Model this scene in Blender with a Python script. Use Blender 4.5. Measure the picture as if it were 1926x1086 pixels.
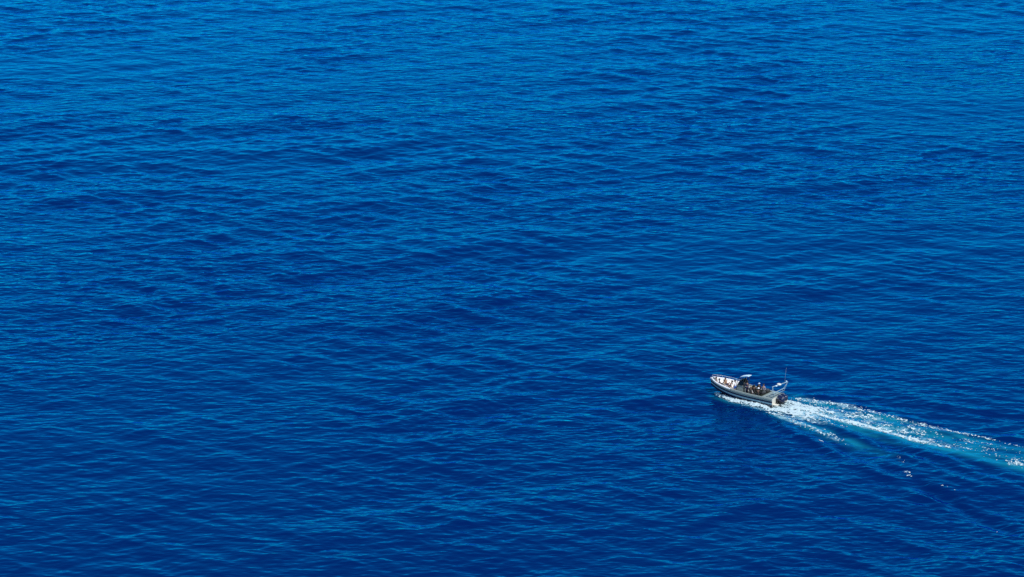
import bpy, bmesh, math, random
import numpy as np
from mathutils import Matrix, Vector

# ------------------------------------------------------------------ scene
C = bpy.context.scene
for o in list(bpy.data.objects):
    bpy.data.objects.remove(o)
col = C.collection

CAM_H = 100.0
PITCH = math.radians(17.5)
cam_data = bpy.data.cameras.new('camera')
cam = bpy.data.objects.new('camera', cam_data)
col.objects.link(cam)
cam.location = (0, 0, CAM_H)
cam.rotation_euler = (math.pi / 2 - PITCH, 0, 0)
cam_data.sensor_fit = 'HORIZONTAL'
cam_data.sensor_width = 36.0
cam_data.lens = 36.0 * 4733.0 / 1926.0
cam_data.clip_start = 1.0
cam_data.clip_end = 60000.0
C.camera = cam

SUN_EL = math.radians(58)
SUN_AZ = math.radians(138)          # from +Y (away from the camera) towards +X (right)
world = bpy.data.worlds.new('World')
C.world = world
world.use_nodes = True
wn = world.node_tree.nodes
wl = world.node_tree.links
bg = wn['Background']
sky = wn.new('ShaderNodeTexSky')
sky.sky_type = 'NISHITA'
sky.sun_disc = False
sky.sun_elevation = SUN_EL
sky.sun_rotation = SUN_AZ
sky.altitude = 100
sky.air_density = 1.0
sky.dust_density = 0.3
sky.ozone_density = 1.5
wl.new(sky.outputs[0], bg.inputs['Color'])
bg.inputs['Strength'].default_value = 0.14

sun_data = bpy.data.lights.new('sun', 'SUN')
sun_data.energy = 3.6
sun_data.angle = math.radians(0.5)
sun_data.color = (1.0, 0.96, 0.9)
sun = bpy.data.objects.new('sun', sun_data)
col.objects.link(sun)
sd = Vector((math.sin(SUN_AZ) * math.cos(SUN_EL), math.cos(SUN_AZ) * math.cos(SUN_EL), math.sin(SUN_EL)))
sun.rotation_euler = sd.to_track_quat('Z', 'Y').to_euler()
sun.location = (300, 100, 300)

C.view_settings.view_transform = 'Standard'
C.view_settings.look = 'None'
C.view_settings.exposure = 0.33
C.view_settings.gamma = 1.0
C.view_settings.use_curve_mapping = False
try:
    C.cycles.max_bounces = 6
    C.cycles.use_denoising = False
except Exception:
    pass

# ------------------------------------------------------------------ boat frame
TRANSOM = Vector((30.6, 272.7, 0.0))       # centre of the transom at the waterline
YAW = math.radians(36)
HEAD = np.array([-math.cos(YAW), math.sin(YAW)])
PORT = np.array([-HEAD[1], HEAD[0]])


def boat_st(x, y):
    """s = metres aft of the transom, t = metres to port of the centre line"""
    dx, dy = x - TRANSOM.x, y - TRANSOM.y
    return -(dx * HEAD[0] + dy * HEAD[1]), dx * PORT[0] + dy * PORT[1]


# ------------------------------------------------------------------ value noise used for foam and water shape
def hash2(ix, iy, seed):
    h = (ix.astype(np.int64) * 374761393 + iy.astype(np.int64) * 668265263 + seed * 974634777) & 0xffffffff
    h = ((h ^ (h >> 13)) * 1274126177) & 0xffffffff
    h = (h ^ (h >> 16)) & 0xffffffff
    return h.astype(np.float64) / 4294967295.0


def vnoise(x, y, seed=0):
    ix, iy = np.floor(x), np.floor(y)
    fx, fy = x - ix, y - iy
    fx = fx * fx * fx * (fx * (fx * 6 - 15) + 10)
    fy = fy * fy * fy * (fy * (fy * 6 - 15) + 10)
    a, b = hash2(ix, iy, seed), hash2(ix + 1, iy, seed)
    c, d = hash2(ix, iy + 1, seed), hash2(ix + 1, iy + 1, seed)
    return (a * (1 - fx) + b * fx) * (1 - fy) + (c * (1 - fx) + d * fx) * fy


def fbm(x, y, seed=0, octv=4):
    v = 0; a = 0.5; n = 0
    for i in range(octv):
        v = v + a * vnoise(x, y, seed + i * 17); n += a
        x, y = x * 1.93 + 5.1 + y * 0.35, y * 1.93 - 3.7 - x * 0.18; a *= 0.55
    return v / n


def smooth(e0, e1, x):
    t = np.clip((x - e0) / (e1 - e0), 0, 1)
    return t * t * (3 - 2 * t)


# ------------------------------------------------------------------ ocean wave field (spectrum -> tile)
def ocean_tile(N, L, parts, seed, chop=1.1):
    rng = np.random.default_rng(seed)
    k1 = np.fft.fftfreq(N, d=L / N) * 2 * np.pi
    kx, ky = np.meshgrid(k1, k1, indexing='ij')
    k = np.hypot(kx, ky); k[0, 0] = 1e-6
    noise = (rng.normal(size=(N, N)) + 1j * rng.normal(size=(N, N)))
    amp = np.zeros((N, N))
    for (lam, width, ang, spread, slope, decay) in parts:
        kp = 2 * np.pi / lam
        a = np.radians(ang)
        c = (kx * np.cos(a) + ky * np.sin(a)) / k
        d = np.clip(np.abs(c), 0, 1) ** spread
        lo = np.exp(-0.5 * (np.log(k / kp) / width) ** 2)
        hi = (k / kp) ** (-decay)
        s = np.where(k < kp, lo, hi) * d
        s[k > 2 * np.pi / 0.55] = 0
        s[0, 0] = 0
        rms = np.sqrt(np.sum((s * k) ** 2) * 2) / 1.0
        amp = np.hypot(amp, s * slope / rms)
    H = noise * amp
    H[0, 0] = 0
    h = np.fft.ifft2(H).real * N * N
    dx = np.fft.ifft2(1j * kx / k * H).real * N * N * chop
    dy = np.fft.ifft2(1j * ky / k * H).real * N * N * chop
    return h.astype(np.float32), dx.astype(np.float32), dy.astype(np.float32)


OC_N, OC_L = 2048, 460.0
# wavelength, log width, travel direction, directional power, slope rms, decay of amplitude with k
OCEAN = ocean_tile(OC_N, OC_L, [
    (26.0, 0.30, 108, 8, 0.024, 3.0),
    (11.0, 0.35, 118, 6, 0.046, 2.6),
    (7.5, 0.35, 56, 7, 0.062, 2.5),
    (3.9, 0.40, 120, 6, 0.066, 2.3),
    (3.5, 0.40, 58, 6, 0.066, 2.3),
    (1.5, 0.45, 92, 2.0, 0.092, 2.0),
], 11)


def tile_at(a, x, y):
    u = (x / OC_L * OC_N) % OC_N
    v = (y / OC_L * OC_N) % OC_N
    i = np.floor(u).astype(int); j = np.floor(v).astype(int)
    fu = u - i; fv = v - j
    i %= OC_N; j %= OC_N
    i2 = (i + 1) % OC_N; j2 = (j + 1) % OC_N
    return (a[i, j] * (1 - fu) + a[i2, j] * fu) * (1 - fv) + (a[i, j2] * (1 - fu) + a[i2, j2] * fu) * fv


def calm(x, y):
    """less chop where the wake has flattened the sea and right round the hull"""
    s, t = boat_st(x, y)
    near = smooth(-11, -8, s) * (1 - smooth(0.5, 2.5, s)) * (1 - smooth(2.0, 4.0, np.abs(t)))
    wk = smooth(-1, 2, s) * (1 - smooth(3.0, 5.5, np.abs(t))) * (1 - smooth(30, 60, s))
    gust = 0.66 + 0.64 * smooth(0.30, 0.70, fbm(x / 38.0 + 3.0, y / 55.0, 61, 3))
    return (1 - 0.8 * near - 0.5 * wk) * gust


def water_z(x, y):
    s, t = boat_st(x, y)
    z = tile_at(OCEAN[0], x, y) * calm(x, y)
    # diverging bow-wave arms: short crests en echelon along a ray from the bow
    for side, gain in ((1, 1.0), (-1, 0.8)):
        u = s + 8.5
        tt = t * side
        edge = 1.4 + 0.36 * u
        q = (tt - edge) * 0.93
        env = np.exp(-(q / (1.1 + 0.03 * u)) ** 2) * smooth(2.0, 12, u) * np.exp(-u / 60.0)
        ph = 2 * np.pi * (tt * 0.80 - u * 0.36) / 3.6
        z = z + gain * 0.28 * env * (0.25 + 1.1 * smooth(0.3, 0.7, fbm(x * 0.22, y * 0.22, 77, 2))) * (np.cos(ph) - 0.15)
        env2 = smooth(0, 8, s) * np.exp(-((tt - 1.0 - 0.16 * np.maximum(s, 0)) / 3.2) ** 2) * np.exp(-np.maximum(s, 0) / 45.0)
        z = z + gain * 0.17 * env2 * np.cos(2 * np.pi * (tt * 0.85 - s * 0.3) / 2.8 + 1.0)
    # hollow behind the transom, hump after it, mound under the bow spray
    z = z - 0.25 * np.exp(-((s - 0.9) / 1.4) ** 2 - (t / 1.3) ** 2)
    z = z + 0.22 * np.exp(-((s - 5.0) / 2.6) ** 2 - (t / 1.2) ** 2)
    return z


def water_xy(x, y):
    c = calm(x, y)
    return tile_at(OCEAN[1], x, y) * c, tile_at(OCEAN[2], x, y) * c


# ------------------------------------------------------------------ wake masks, in the boat frame
def wake_center(s):
    return 0.1 + 0.035 * s + 0.25 * np.sin(s * 0.23 + 1.0) * smooth(5, 20, s)


def foam_density(s, t):
    """how much of the surface is covered by white foam"""
    d = np.zeros_like(s)
    c = wake_center(s)
    # boil right behind the engines
    boil = smooth(-0.4, 0.4, s) * (1 - smooth(3.5, 9.0, s)) * (1 - smooth(1.7, 2.6, np.abs(t - 0.1)))
    d = np.maximum(d, boil * 1.12)
    # bright streak on the centre line
    w = 0.66 + 0.10 * np.sin(s * 0.7) - 0.010 * s
    streak = np.exp(-((t - c) / np.maximum(w, 0.25)) ** 2) * smooth(0, 2, s) * (1.30 - 0.68 * smooth(11, 28, s))
    d = np.maximum(d, streak)
    # torn foam on the starboard side of the streak
    inner = smooth(-3.6, -2.6, t) * (1 - smooth(-0.6, 0.2, t - c)) * smooth(1, 4, s) * (0.66 - 0.17 * smooth(10, 26, s))
    d = np.maximum(d, inner)
    edge_t = -3.0 - 0.9 * smooth(0, 8, s) - 0.2 * np.sin(s * 0.31)
    w2 = 0.9 - 0.5 * smooth(14, 26, s)
    band = np.exp(-((t - edge_t) / w2) ** 2) * smooth(-1.0, 1.5, s) * (0.80 - 0.12 * smooth(10, 20, s))
    d = np.maximum(d, band)
    # port arm thrown off the quarter
    arm_t = 2.5 + 0.30 * s - 0.010 * np.maximum(s - 4, 0) ** 2
    arm = np.exp(-((t - arm_t) / (0.65 + 0.07 * s)) ** 2) * (0.62 + 0.75 * fbm(s * 0.8, t * 1.1, 55, 3)) * smooth(-2.5, -0.5, s) * (0.90 - 0.30 * smooth(3, 9, s)) * (1 - smooth(9, 15, s))
    d = np.maximum(d, arm)
    fill = smooth(0.8, 1.6, t) * (1 - smooth(2.6, 3.6, t)) * smooth(0, 1.5, s) * (0.76 - 0.34 * smooth(4, 10, s)) * (1 - smooth(9, 16, s))
    d = np.maximum(d, fill)
    # spray along both sides of the hull
    hb = half_beam_wl(-s)
    for side in (1, -1):
        out = ((t + 0.052 * s) * side - hb)
        ww = 0.38 + 0.075 * (s + 8.0)
        sp = np.exp(-((out - 0.45 * ww) / ww) ** 2) * smooth(-8.2, -7.5, s) * (1 - smooth(-0.3, 0.6, s))
        sp = sp * (1.30 - 0.15 * smooth(-4, 0, s))
        d = np.maximum(d, sp)
    d = np.where(d > 0.1, d + (fbm(s * 0.30, t * 0.7, 91, 3) - 0.5) * (0.35 + 0.55 * smooth(6, 22, s)) * smooth(-3, 1, s), d)
    # late boils on the streak and small whitecaps on the bow-wave crests
    for (ss, tt, r, g) in ((30.3, 1.2, 1.0, 0.95), (27.6, 0.0, 1.2, 0.62), (24.0, -0.3, 1.1, 0.6), (31.8, 1.1, 1.4, 0.55), (19.0, -1.6, 0.9, 0.55),
                           (9.8, 7.3, 0.45, 0.68), (10.8, 7.7, 0.35, 0.6), (19.2, 7.0, 0.45, 0.68), (20.0, 7.7, 0.5, 0.5), (22.0, 10.4, 0.45, 0.66),
                           (22.9, 11.2, 0.50, 0.65), (27.4, 12.0, 0.42, 0.68), (28.4, 12.5, 0.6, 0.54), (36.9, 19.1, 0.4, 0.60)):
        d = np.maximum(d, g * np.exp(-((s - ss) / (r * 1.6)) ** 2 - ((t - tt) / r) ** 2))
    return d


def half_beam_wl(x):
    """half beam of the hull at the waterline, x metres ahead of the transom"""
    x = np.clip(x, 0, 8.2)
    return 1.33 * (1 - np.clip((x - 3.0) / 5.5, 0, 1) ** 3.0)


def aeration(x, y):
    """0..1: turquoise water full of fine bubbles"""
    s, t = boat_st(x, y)
    c = wake_center(s)
    n = fbm(s * 0.45, t * 1.3, 40, 4)
    n = smooth(0.25, 0.75, n)
    w = 0.75 + 0.006 * s
    core = np.exp(-((t - c - 0.45) / w) ** 2) * smooth(-0.5, 1.0, s) * (0.75 - 0.25 * smooth(12, 45, s))
    wide = smooth(-4.6, -3.4, t) * (1 - smooth(1.6, 3.6, t)) * smooth(-1.5, 1, s) * 0.50 * (1 - 0.5 * smooth(14, 45, s))
    arm = np.exp(-((t - (2.7 + 0.24 * s)) / 0.9) ** 2) * smooth(-2, 3, s) * (1 - smooth(12, 22, s)) * 0.6
    tb = t + 0.052 * s
    side = np.exp(-((np.abs(tb) - 1.8 - 0.06 * (s + 8)) / 0.5) ** 2) * smooth(-8.5, -5, s) * (1 - smooth(0, 2, s)) * 0.5
    a = np.maximum(core * (0.7 + 0.4 * n), np.maximum(wide * (0.25 + 0.9 * n), np.maximum(arm * (0.15 + 1.0 * n), side * (0.5 + 0.5 * n))))
    return np.clip(a, 0, 1)


def froth(x, y):
    """0..1: how much pale froth lies dissolved in the top of the water"""
    s, t = boat_st(x, y)
    brk = 0.55 + 0.6 * smooth(0.35, 0.65, fbm(s * 1.1, t * 1.9, 33, 4))
    core = np.exp(-((t - wake_center(s)) / 0.9) ** 2)
    return np.clip(foam_density(s, t), 0, 1) * (0.9 - 0.2 * smooth(10, 30, s)) * np.clip(np.maximum(brk, core), 0, 1)


def mesh_obj(name, verts, quads, mat, smooth_shade=True, parent=None):
    me = bpy.data.meshes.new(name)
    me.vertices.add(len(verts))
    me.vertices.foreach_set('co', np.asarray(verts, dtype=np.float32).ravel())
    q = np.asarray(quads, dtype=np.int32)
    me.loops.add(q.size)
    me.loops.foreach_set('vertex_index', q.ravel())
    me.polygons.add(len(q))
    me.polygons.foreach_set('loop_start', np.arange(0, q.size, q.shape[1], dtype=np.int32))
    me.polygons.foreach_set('loop_total', np.full(len(q), q.shape[1], dtype=np.int32))
    me.polygons.foreach_set('use_smooth', np.full(len(q), smooth_shade, dtype=bool))
    me.update(calc_edges=True)
    me.validate()
    if mat:
        me.materials.append(mat)
    o = bpy.data.objects.new(name, me)
    col.objects.link(o)
    if parent:
        o.parent = parent
    return o


# ------------------------------------------------------------------ materials
def new_mat(name):
    m = bpy.data.materials.new(name)
    m.use_nodes = True
    return m, m.node_tree.nodes, m.node_tree.links


def water_material():
    m, n, l = new_mat('sea_water')
    n.clear()
    out = n.new('ShaderNodeOutputMaterial')
    geo = n.new('ShaderNodeNewGeometry')
    # short ripples as bump, three crossing trains of different size
    prev = None
    wind = n.new('ShaderNodeTexNoise')            # gusts: patches with more or fewer ripples
    mp = n.new('ShaderNodeMapping'); mp.inputs['Scale'].default_value = (0.010, 0.022, 0.02); mp.inputs['Rotation'].default_value = (0, 0, 0.25)
    l.new(geo.outputs['Position'], mp.inputs['Vector']); l.new(mp.outputs[0], wind.inputs['Vector'])
    wind.inputs['Scale'].default_value = 1.0; wind.inputs['Detail'].default_value = 3.0
    wr = n.new('ShaderNodeMapRange'); wr.inputs['From Min'].default_value = 0.35; wr.inputs['From Max'].default_value = 0.65
    wr.inputs['To Min'].default_value = 0.5; wr.inputs['To Max'].default_value = 1.4
    l.new(wind.outputs['Fac'], wr.inputs['Value'])
    for (sx, sy, rot, dist, det) in ((0.30, 0.75, 0.42, 0.42, 2.0), (0.34, 0.9, -0.40, 0.34, 2.0), (0.9, 1.8, 0.05, 0.09, 1.5)):
        mp = n.new('ShaderNodeMapping')
        mp.inputs['Scale'].default_value = (sx, sy, 0.6)
        mp.inputs['Rotation'].default_value = (0, 0, rot)
        l.new(geo.outputs['Position'], mp.inputs['Vector'])
        t = n.new('ShaderNodeTexNoise')
        t.inputs['Scale'].default_value = 1.0; t.inputs['Detail'].default_value = det
        t.inputs['Roughness'].default_value = 0.55; t.inputs['Distortion'].default_value = 0.4
        l.new(mp.outputs[0], t.inputs['Vector'])
        b = n.new('ShaderNodeBump')
        b.inputs['Distance'].default_value = dist * BUMP
        l.new(wr.outputs[0], b.inputs['Strength'])
        b.inputs['Strength'].default_value = 1.0
        l.new(t.outputs['Fac'], b.inputs['Height'])
        if prev:
            l.new(prev.outputs['Normal'], b.inputs['Normal'])
        prev = b
    # body colour: deep blue, turquoise where the propellers have driven air into it
    at = n.new('ShaderNodeAttribute'); at.attribute_name = 'bubbles'
    mix = n.new('ShaderNodeMix'); mix.data_type = 'RGBA'
    mix.inputs['A'].default_value = DEEP
    mix.inputs['B'].default_value = (0.006, 0.24, 0.33, 1)
    l.new(at.outputs['Fac'], mix.inputs['Factor'])
    fa = n.new('ShaderNodeAttribute'); fa.attribute_name = 'froth'
    fn = n.new('ShaderNodeTexNoise'); fn.inputs['Scale'].default_value = 2.2; fn.inputs['Detail'].default_value = 5; fn.inputs['Roughness'].default_value = 0.7
    l.new(geo.outputs['Position'], fn.inputs['Vector'])
    ad = n.new('ShaderNodeMath'); ad.operation = 'ADD'
    l.new(fa.outputs['Fac'], ad.inputs[0]); l.new(fn.outputs['Fac'], ad.inputs[1])
    fm = n.new('ShaderNodeMapRange'); fm.inputs['From Min'].default_value = 0.92; fm.inputs['From Max'].default_value = 1.5
    fm.inputs['To Max'].default_value = 0.85
    l.new(ad.outputs[0], fm.inputs['Value'])
    mix2 = n.new('ShaderNodeMix'); mix2.data_type = 'RGBA'
    l.new(fm.outputs[0], mix2.inputs['Factor']); l.new(mix.outputs['Result'], mix2.inputs['A'])
    mix2.inputs['B'].default_value = (0.34, 0.62, 0.70, 1)
    dif = n.new('ShaderNodeBsdfDiffuse')
    l.new(mix2.outputs['Result'], dif.inputs['Color'])
    gl = n.new('ShaderNodeBsdfGlossy')
    gl.inputs['Color'].default_value = TINT
    gl.inputs['Roughness'].default_value = 0.06
    l.new(prev.outputs['Normal'], gl.inputs['Normal'])
    fr = n.new('ShaderNodeFresnel'); fr.inputs['IOR'].default_value = 1.45
    l.new(prev.outputs['Normal'], fr.inputs['Normal'])
    ms = n.new('ShaderNodeMixShader')
    gain = n.new('ShaderNodeMath'); gain.operation = 'MULTIPLY'; gain.use_clamp = True; gain.inputs[1].default_value = 1.30
    l.new(fr.outputs[0], gain.inputs[0]); l.new(gain.outputs[0], ms.inputs[0]); l.new(dif.outputs[0], ms.inputs[1]); l.new(gl.outputs[0], ms.inputs[2])
    l.new(ms.outputs[0], out.inputs['Surface'])
    return m


BUMP = 0.4
DEEP = (0.0003, 0.0075, 0.066, 1)
TINT = (0.001, 0.44, 0.90, 1)
M_WATER = water_material()


def build_water():
    ncol = 860
    core = np.linspace(-0.27, 0.27, ncol)
    side = np.array([0.30, 0.36, 0.45, 0.6, 0.9, 1.5, 3.0, 7.0])
    u = np.concatenate([-side[::-1], core, side])
    ys = [195.0]
    while ys[-1] < 620:
        y = ys[-1]
        ys.append(y + min(0.75, 0.155 * (y / 225.0) ** 1.7))
    ys = np.array(ys)
    far = [660, 720, 820, 1000, 1300, 1800, 2600, 4000, 7000, 14000, 30000]
    near = [-300, -100, 20, 90, 135, 165, 182]
    y = np.concatenate([near, ys, far]).astype(float)
    xs = np.where(y < 195, 195, y)
    X = u[None, :] * xs[:, None]
    Y = np.repeat(y[:, None], len(u), axis=1)
    inside = ((Y > 190) & (Y < 640) & (np.abs(X / np.maximum(Y, 1)) < 0.275)).astype(float)
    Z = water_z(X, Y) * inside
    DX, DY = water_xy(X, Y)
    B = aeration(X, Y)
    FR = froth(X, Y)
    V = np.stack([X + DX * inside, Y + DY * inside, Z], axis=-1).reshape(-1, 3)
    R, Cn = X.shape
    idx = np.arange(R * Cn).reshape(R, Cn)
    q = np.stack([idx[:-1, :-1], idx[:-1, 1:], idx[1:, 1:], idx[1:, :-1]], axis=-1).reshape(-1, 4)
    o = mesh_obj('water', V, q, M_WATER)
    a = o.data.attributes.new('bubbles', 'FLOAT', 'POINT')
    a.data.foreach_set('value', B.ravel().astype(np.float32))
    a = o.data.attributes.new('froth', 'FLOAT', 'POINT')
    a.data.foreach_set('value', FR.ravel().astype(np.float32))
    o['kind'] = 'structure'
    print('water verts', len(V))
    return o


build_water()


# ------------------------------------------------------------------ foam
def rough_mat(name, color, rough=0.6, metallic=0.0, var=0.0, scale=6.0, spec=0.5):
    m, n, l = new_mat(name)
    p = n['Principled BSDF']
    p.inputs['Roughness'].default_value = rough
    p.inputs['Metallic'].default_value = metallic
    p.inputs['Specular IOR Level'].default_value = spec
    tc = n.new('ShaderNodeTexCoord')
    t = n.new('ShaderNodeTexNoise'); t.inputs['Scale'].default_value = scale; t.inputs['Detail'].default_value = 4
    l.new(tc.outputs['Object'], t.inputs['Vector'])
    mx = n.new('ShaderNodeMix'); mx.data_type = 'RGBA'
    c = color
    mx.inputs['A'].default_value = (c[0] * (1 - var), c[1] * (1 - var), c[2] * (1 - var), 1)
    mx.inputs['B'].default_value = (min(1, c[0] * (1 + var)), min(1, c[1] * (1 + var)), min(1, c[2] * (1 + var)), 1)
    l.new(t.outputs['Fac'], mx.inputs['Factor'])
    l.new(mx.outputs['Result'], p.inputs['Base Color'])
    return m


M_FOAM = rough_mat('sea_foam', (0.41, 0.53, 0.57), 0.9, var=0.16, scale=1.5, spec=0.1)


def build_foam():
    ds = 0.055
    s = np.arange(-8.8, 40.0, ds)
    t = np.arange(-6.2, 21.0, ds)
    S, T = np.meshgrid(s, t, indexing='ij')
    D = foam_density(S, T)
    # wake foam is drawn out in streaks along the track and broken into small cells
    n1 = fbm(S * 0.9, T * 1.8, 3, 3)
    n2 = fbm(S * 4.5, T * 5.5, 9, 3)
    cell = 1 - np.abs(2 * fbm(S * 2.6 + 3, T * 3.4, 21, 3) - 1) * 2.2
    n = 0.26 * n1 + 0.46 * n2 + 0.28 * cell
    n = (n - n.mean()) / n.std()
    keep = (D * 2.6 - 2.05 + n * 0.72) > 0
    keep &= D > 0.12
    # nothing inside the hull
    keep &= ~((np.abs(T + 0.052 * S) < half_beam_wl(-S) - 0.12) & (S < -0.05) & (S > -8.3))
    X = TRANSOM.x - S * HEAD[0] + T * PORT[0]
    Y = TRANSOM.y - S * HEAD[1] + T * PORT[1]
    lump = np.clip((D * 2.6 - 2.05 + n * 0.72), 0, 1.5)
    z = water_z(X, Y) + 0.03 + 0.05 * lump * (0.4 + n2)
    TB = T + 0.052 * np.minimum(S, 0)
    hb = half_beam_wl(-S)
    spray = smooth(-8.0, -7.0, S) * (1 - smooth(-2.0, 0.5, S)) * np.exp(-((np.abs(TB) - hb - 0.25) / 0.4) ** 2)
    z = z + 0.22 * spray * (0.3 + n2)
    boil = np.exp(-((S - 1.6) / 1.6) ** 2 - (T / 1.5) ** 2)
    z = z + 0.30 * boil * n1
    DX, DY = water_xy(X, Y)
    V = np.stack([X + DX, Y + DY, z], axis=-1).reshape(-1, 3)
    R, Cn = X.shape
    idx = np.arange(R * Cn).reshape(R, Cn)
    k = keep[:-1, :-1] & keep[1:, 1:] & keep[1:, :-1] & keep[:-1, 1:]
    q = np.stack([idx[:-1, :-1], idx[:-1, 1:], idx[1:, 1:], idx[1:, :-1]], axis=-1)[k]
    used = np.unique(q)
    remap = np.zeros(R * Cn, dtype=np.int64); remap[used] = np.arange(len(used))
    o = mesh_obj('wake_foam', V[used], remap[q], M_FOAM)
    o['kind'] = 'stuff'
    o['label'] = 'white foam and churned wake trailing behind the speeding motorboat'
    o['category'] = 'wake'
    print('foam quads', len(q))
    # flying droplets above the boil and the bow spray
    rng = np.random.default_rng(5)
    vs, fs = [], []
    def drop(x, y, zz, r):
        b = len(vs)
        for p in ((r, 0, 0), (-r, 0, 0), (0, r, 0), (0, -r, 0), (0, 0, r), (0, 0, -r)):
            vs.append((x + p[0], y + p[1], zz + p[2]))
        for f in ((0, 2, 4), (2, 1, 4), (1, 3, 4), (3, 0, 4), (2, 0, 5), (1, 2, 5), (3, 1, 5), (0, 3, 5)):
            fs.append([b + i for i in f])
    for i in range(1500):
        u = rng.random()
        if u < 0.45:
            ss = rng.gamma(2.0, 1.0); tt = rng.normal() * 0.9; hh = 0.1 + abs(rng.normal()) * 0.22 * math.exp(-ss / 4)
        else:
            ss = -7.6 + rng.random() * 7.5; side = 1 if rng.random() < 0.6 else -1
            tt = -0.052 * ss + side * (float(half_beam_wl(-ss)) + 0.15 + abs(rng.normal()) * (0.15 + 0.06 * (ss + 8))); hh = 0.05 + abs(rng.normal()) * 0.16
        x = TRANSOM.x - ss * HEAD[0] + tt * PORT[0]; y = TRANSOM.y - ss * HEAD[1] + tt * PORT[1]
        drop(x, y, float(water_z(np.array([x]), np.array([y]))[0]) + hh, 0.012 + 0.03 * rng.random())
    d = mesh_obj('spray', vs, fs, M_FOAM, False)
    d['kind'] = 'stuff'; d['label'] = 'fine white spray thrown up along the boat hull and engines'; d['category'] = 'spray'


build_foam()

# ------------------------------------------------------------------ motorboat
BOAT_YAW = math.radians(33)
BM = (Matrix.Translation((TRANSOM.x, TRANSOM.y, -0.02))
      @ Matrix.Rotation(math.pi - BOAT_YAW, 4, 'Z') @ Matrix.Rotation(math.radians(-1.0), 4, 'Y')
      @ Matrix.Rotation(math.radians(4.0), 4, 'X'))

M_GREY = rough_mat('grey_gelcoat', (0.20, 0.25, 0.24), 0.45, var=0.10, spec=0.25)
M_TEAL = rough_mat('slate_stripe', (0.20, 0.33, 0.38), 0.5, var=0.08, spec=0.2)
M_NAVY = rough_mat('navy_stripe', (0.004, 0.010, 0.045), 0.5, var=0.05, spec=0.15)
M_BOTTOM = rough_mat('dark_bottom_paint', (0.008, 0.014, 0.03), 0.6, var=0.1)
M_WHITE = rough_mat('white_gelcoat', (0.86, 0.86, 0.85), 0.35, var=0.03)
M_CREAM = rough_mat('cream_gelcoat', (0.62, 0.60, 0.52), 0.4, var=0.06)
M_SOLE = rough_mat('grey_deck', (0.07, 0.075, 0.07), 0.8, var=0.15)
M_VINYL = rough_mat('white_vinyl', (0.84, 0.83, 0.81), 0.55, var=0.04)
M_OLIVE = rough_mat('dark_olive_vinyl', (0.020, 0.028, 0.018), 0.7, var=0.3)
M_STEEL = rough_mat('stainless_tube', (0.42, 0.50, 0.54), 0.5, 0.6, var=0.03)
M_ALU = rough_mat('pale_blue_aluminium', (0.24, 0.36, 0.41), 0.4, 0.1, var=0.03)
M_CANVAS = rough_mat('pale_blue_canvas', (0.42, 0.60, 0.70), 0.7, var=0.03)
M_BLACK = rough_mat('black_plastic', (0.010, 0.011, 0.014), 0.45, var=0.1)
M_COWL = rough_mat('navy_black_cowling', (0.006, 0.010, 0.045), 0.18, var=0.1)
M_RUBBER = rough_mat('black_rubber', (0.012, 0.012, 0.013), 0.8, var=0.1)
M_RED = rough_mat('orange_red_plastic', (0.55, 0.10, 0.03), 0.5, var=0.05)
gm, gn, glk = new_mat('tinted_acrylic')
gp = gn['Principled BSDF']
gp.inputs['Base Color'].default_value = (0.01, 0.02, 0.03, 1); gp.inputs['Roughness'].default_value = 0.05
gp.inputs['Transmission Weight'].default_value = 0.35; gp.inputs['IOR'].default_value = 1.45
M_GLASS = gm


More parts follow.
